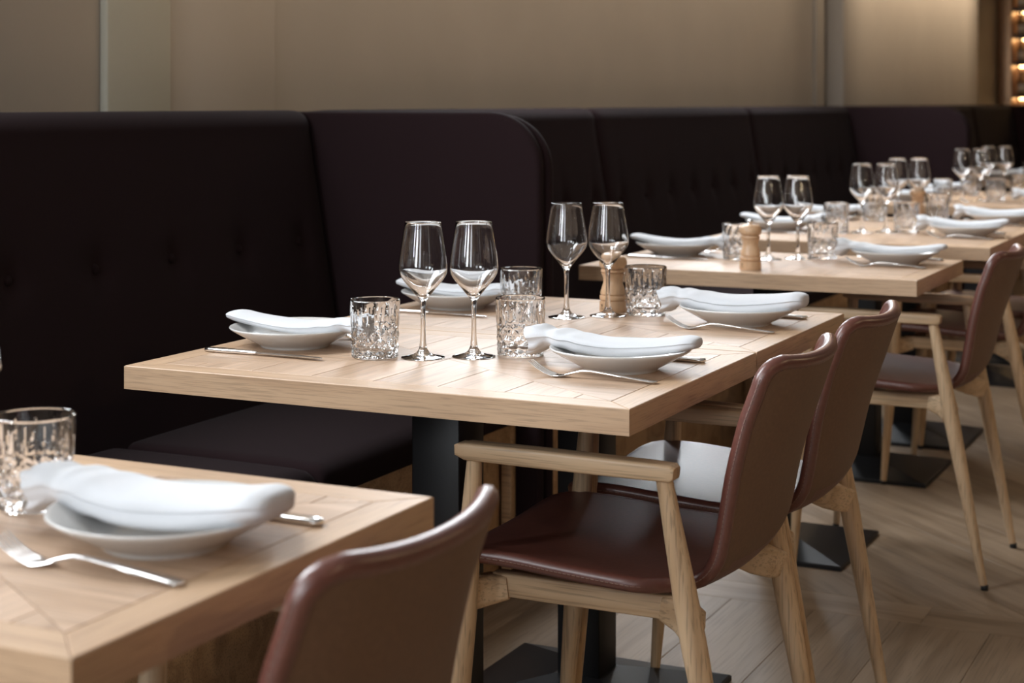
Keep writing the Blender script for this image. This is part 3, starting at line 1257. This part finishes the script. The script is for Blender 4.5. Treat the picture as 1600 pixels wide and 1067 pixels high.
# row of glassware: (centre of the row in y, x shift) per table
ROW = {'1': (1.335, 0.0), '2a': (2.475, 0.0), '2b': (3.065, 0.0), '3': (4.42, 0.0), '4a': (5.46, 0.0), '4b': (6.06, -.02), '5a': (7.34, -.03), '5b': (7.90, -.02), '6': (9.60, 0.0)}
OFFS = {'tl': (-1.427, -0.060), 'w1': (-1.350, -0.026), 'w2': (-1.283, 0.028), 'tr': (-1.224, 0.066)}
OVERRIDE = {('2a', 'tl'): (-1.430, 2.420), ('2a', 'w1'): (-1.354, 2.450), ('2a', 'w2'): (-1.282, 2.497), ('2a', 'tr'): (-1.219, 2.548),
            ('2b', 'tl'): (-1.433, 2.998), ('2b', 'w1'): (-1.350, 3.035), ('2b', 'w2'): (-1.284, 3.092), ('2b', 'tr'): (-1.222, 3.142),
            ('1', 'tr'): (-1.226, 1.366), ('1', 'w2'): (-1.284, 1.318)}
wine_proto = None
for k, y, _ in TABLES:
    ry, sx = ROW[k]
    for w, side in (('w1', 'left'), ('w2', 'right')):
        if k == '1' and w == 'w1':
            continue
        x_, y_ = OVERRIDE.get((k, w), (OFFS[w][0] + sx, ry + OFFS[w][1]))
        g = make_wine() if wine_proto is None else copy_tree(wine_proto)
        if wine_proto is None:
            wine_proto = g
        g.location = (x_, y_, ZTOP)
        g.rotation_euler = (0, 0, random.uniform(0, 6))
        tag(g, 'empty wine glass, %s one of two on %s' % (side, NAME[k]) if k != '1' else 'empty wine glass cut off at the left edge of the frame', 'wine glass', 'wine glasses on the tables')
    for w, side in (('tl', 'left'), ('tr', 'right')):
        if k == '1' and w == 'tl':
            continue
        x_, y_ = OVERRIDE.get((k, w), (OFFS[w][0] + sx, ry + OFFS[w][1]))
        g = ob('tumbler', TUMBLER, None, (x_, y_, ZTOP), (0, 0, random.uniform(0, 6)))
        tag(g, 'cut crystal tumbler %s of the wine glasses, %s' % (side, NAME[k]) if k != '1' else 'cut crystal tumbler on the nearest table at lower left', 'tumbler', 'cut crystal tumblers on the tables')

PLATES_Y = {'1': 1.310, '2a': 2.485, '2b': 3.095, '3': 4.43, '4a': 5.43, '4b': 6.05, '5a': 7.32, '5b': 7.92, '6': 9.62}
ni = 0
for k, y, _ in TABLES:
    for side in ('chair', 'wall'):
        if k == '1' and side == 'wall':
            continue
        if k in ('5b', '6') and side == 'chair':
            continue
        rot = 0.0 if side == 'chair' else PI
        px = -1.010 if side == 'chair' else -1.625
        py = PLATES_Y[k] - (0.012 if side == 'wall' else 0)
        jit = random.uniform(-0.03, 0.03)
        where = 'chair side' if side == 'chair' else 'banquette side'
        p = ob('plate', PLATE, None, (px, py, ZTOP))
        tag(p, 'white plate on %s of %s' % (where, NAME[k]), 'plate', 'white plates on the tables')
        nap = NAPKINS[{'2a': 0, '2b': 1, '1': 1, '3': 2}.get(k, 3) if side == 'chair' else 2]
        q = ob('napkin', nap, None, (px, py, ZTOP), (0, 0, rot + jit * 0.6))
        tag(q, 'rolled white napkin on %s plate, %s' % (where, NAME[k]), 'napkin', 'rolled napkins on the plates')
        s = 1 if side == 'chair' else -1
        f = ob('fork', FORK, None, (px + s * 0.002, py - s * 0.112, ZTOP), (0, 0, rot + jit))
        tag(f, 'steel fork by %s plate, %s' % (where, NAME[k]), 'fork', 'forks on the tables')
        kn = ob('knife', KNIFE, None, (px - s * 0.010, py + s * 0.122, ZTOP), (0, 0, rot - jit))
        tag(kn, 'steel knife by %s plate, %s' % (where, NAME[k]), 'knife', 'table knives on the tables')

mill = make_mill()
MILLS = [((-1.303, 3.165), 'turned wooden pepper mill behind the wine glasses of the central table'),
         ((-1.312, 4.115), 'turned wooden pepper mill at the front edge of the single table beyond'),
         ((-1.31, 6.20 - 0.1), 'turned wooden pepper mill far back among the crowded tumblers')]
for i, ((x, y), lab) in enumerate(MILLS):
    t = mill if i == 0 else copy_tree(mill)
    t.location = (x, y, ZTOP)
    tag(t, lab, 'pepper mill', 'pepper mills on the tables')

# ------------------------------------------------------------------ lit bottle shelves on the far wall
cab = thing('bottle_cabinet', (0, YF - 0.36, 0))
tag(cab, 'tall copper-framed cabinet of warmly lit shelves at the far right', 'cabinet')
CX0, CX1 = -2.635, -1.0
ob('side_post', box_mesh('side_post', CX0, CX0 + 0.13, 0, 0.35, 0, 2.7, 'copper', 0.004), cab)
ob('side_post', box_mesh('side_post', CX1, CX1 + 0.13, 0, 0.35, 0, 2.7, 'copper', 0.004), cab)
ob('back_panel', box_mesh('back_panel', CX0 + .13, CX1, 0.335, 0.35, 0, 2.7, 'copper'), cab)
ob('top_rail', box_mesh('top_rail', CX0 + .13, CX1, 0.02, 0.335, 2.62, 2.7, 'copper', 0.003), cab)
for s, z in enumerate((0.95, 1.25, 1.55, 1.80, 2.05, 2.30)):
    sh = ob('shelf', box_mesh('shelf', CX0 + .13, CX1, 0.03, 0.335, z - 0.03, z, 'shelf'), cab)
    ob('light_strip', box_mesh('light_strip', CX0 + .15, CX1 - .02, 0.30, 0.325, z - 0.045, z - 0.0305, 'led'), sh)
BOT = smooth_profile([(0.034, 0.0), (0.036, 0.004), (0.036, 0.11), (0.033, 0.135), (0.018, 0.155), (0.0135, 0.17), (0.0135, 0.205), (0.015, 0.207), (0.015, 0.218), (0.012, 0.22)], 2)
BOTTLE = lathe('bottle_glass', BOT, 20, 'bottle', True, True, angle=60)
BLABEL = lathe('paper_label', [(0.0366, 0.035), (0.0366, 0.09)], 20, 'label')
words = ['second', 'third', 'fourth', 'fifth']
for si, z in enumerate((1.25, 1.55, 1.80, 2.05)):
    for bi in range(3):
        b = thing('bottle', (CX0 + 0.19 + bi * 0.095, YF - 0.36 + 0.15, z))
        ob('bottle_glass', BOTTLE, b)
        ob('paper_label', BLABEL, b)
        tag(b, 'amber bottle, %s from the copper post, on the %s lit shelf from the bottom' % (('first', 'second', 'third')[bi], words[si]), 'bottle', 'bottles on the lit shelves')


# ------------------------------------------------------------------ wall-wash strips and added fill pendants
WASH = [(3.0, 9.3, 42, 'linear wall-washing light on the ceiling above the near banquettes'),
        (9.8, 14.0, 120, 'linear wall-washing light on the ceiling above the far wall panel')]
for y0, y1, power, lab in WASH:
    t = thing('wall_wash_light', (-2.15, (y0 + y1) / 2, ZC))
    tag(t, lab, 'ceiling light', 'wall-washing ceiling lights')
    hl = (y1 - y0) / 2
    ob('housing', box_mesh('housing', -0.05, 0.05, -hl, hl, -0.03, 0.0, 'lamp_metal', 0.003), t)
    l = bpy.data.lights.new('wash', 'AREA')
    l.shape = 'RECTANGLE'
    l.size, l.size_y = 0.06, 2 * hl - 0.04
    l.energy = power
    l.color = (1.0, 0.80, 0.58)
    l.spread = math.radians(44)
    lo = bpy.data.objects.new('wash', l)
    lo.location = (0, 0, -0.04)
    lo.rotation_euler = (0, math.radians(27), 0)
    lo.parent = t
    COL.objects.link(lo)

FILL_PEND = [(2.6, 0.8, 'first'), (2.6, 3.8, 'second'), (2.6, 6.8, 'third')]  # unseen pendants added to warm the aisle-facing sides of chairs and tables
SHADE = lathe('shade', [(0.03, 0.16), (0.06, 0.155), (0.13, 0.06), (0.16, 0.0), (0.156, 0.0), (0.126, 0.058), (0.056, 0.148), (0.03, 0.152)], 32, 'lamp_metal')
CORD = lathe('cord', [(0.003, 0.16), (0.003, 1.0)], 8, 'rubber', True, True)
BULB = lathe('bulb', smooth_profile([(0.0005, 0.02), (0.02, 0.026), (0.03, 0.05), (0.022, 0.08), (0.012, 0.10), (0.012, 0.14)], 2), 20, 'lamp_glow', True, True)
for x, y, w in FILL_PEND:
    t = thing('added_fill_pendant', (x, y, ZC - 1.0))
    tag(t, 'added unseen fill pendant over the aisle, %s along it' % w, 'pendant lamp', 'added fill pendants over the aisle')
    ob('shade', SHADE, t)
    ob('cord', CORD, t)
    ob('bulb', BULB, t)
    l = bpy.data.lights.new('aisle_fill_light', 'POINT')
    l.energy = 26
    l.color = (1.0, 0.72, 0.42)
    l.shadow_soft_size = 0.05
    lo = bpy.data.objects.new('aisle_fill_light', l)
    lo.location = (0, 0, -0.06)
    lo.parent = t
    COL.objects.link(lo)
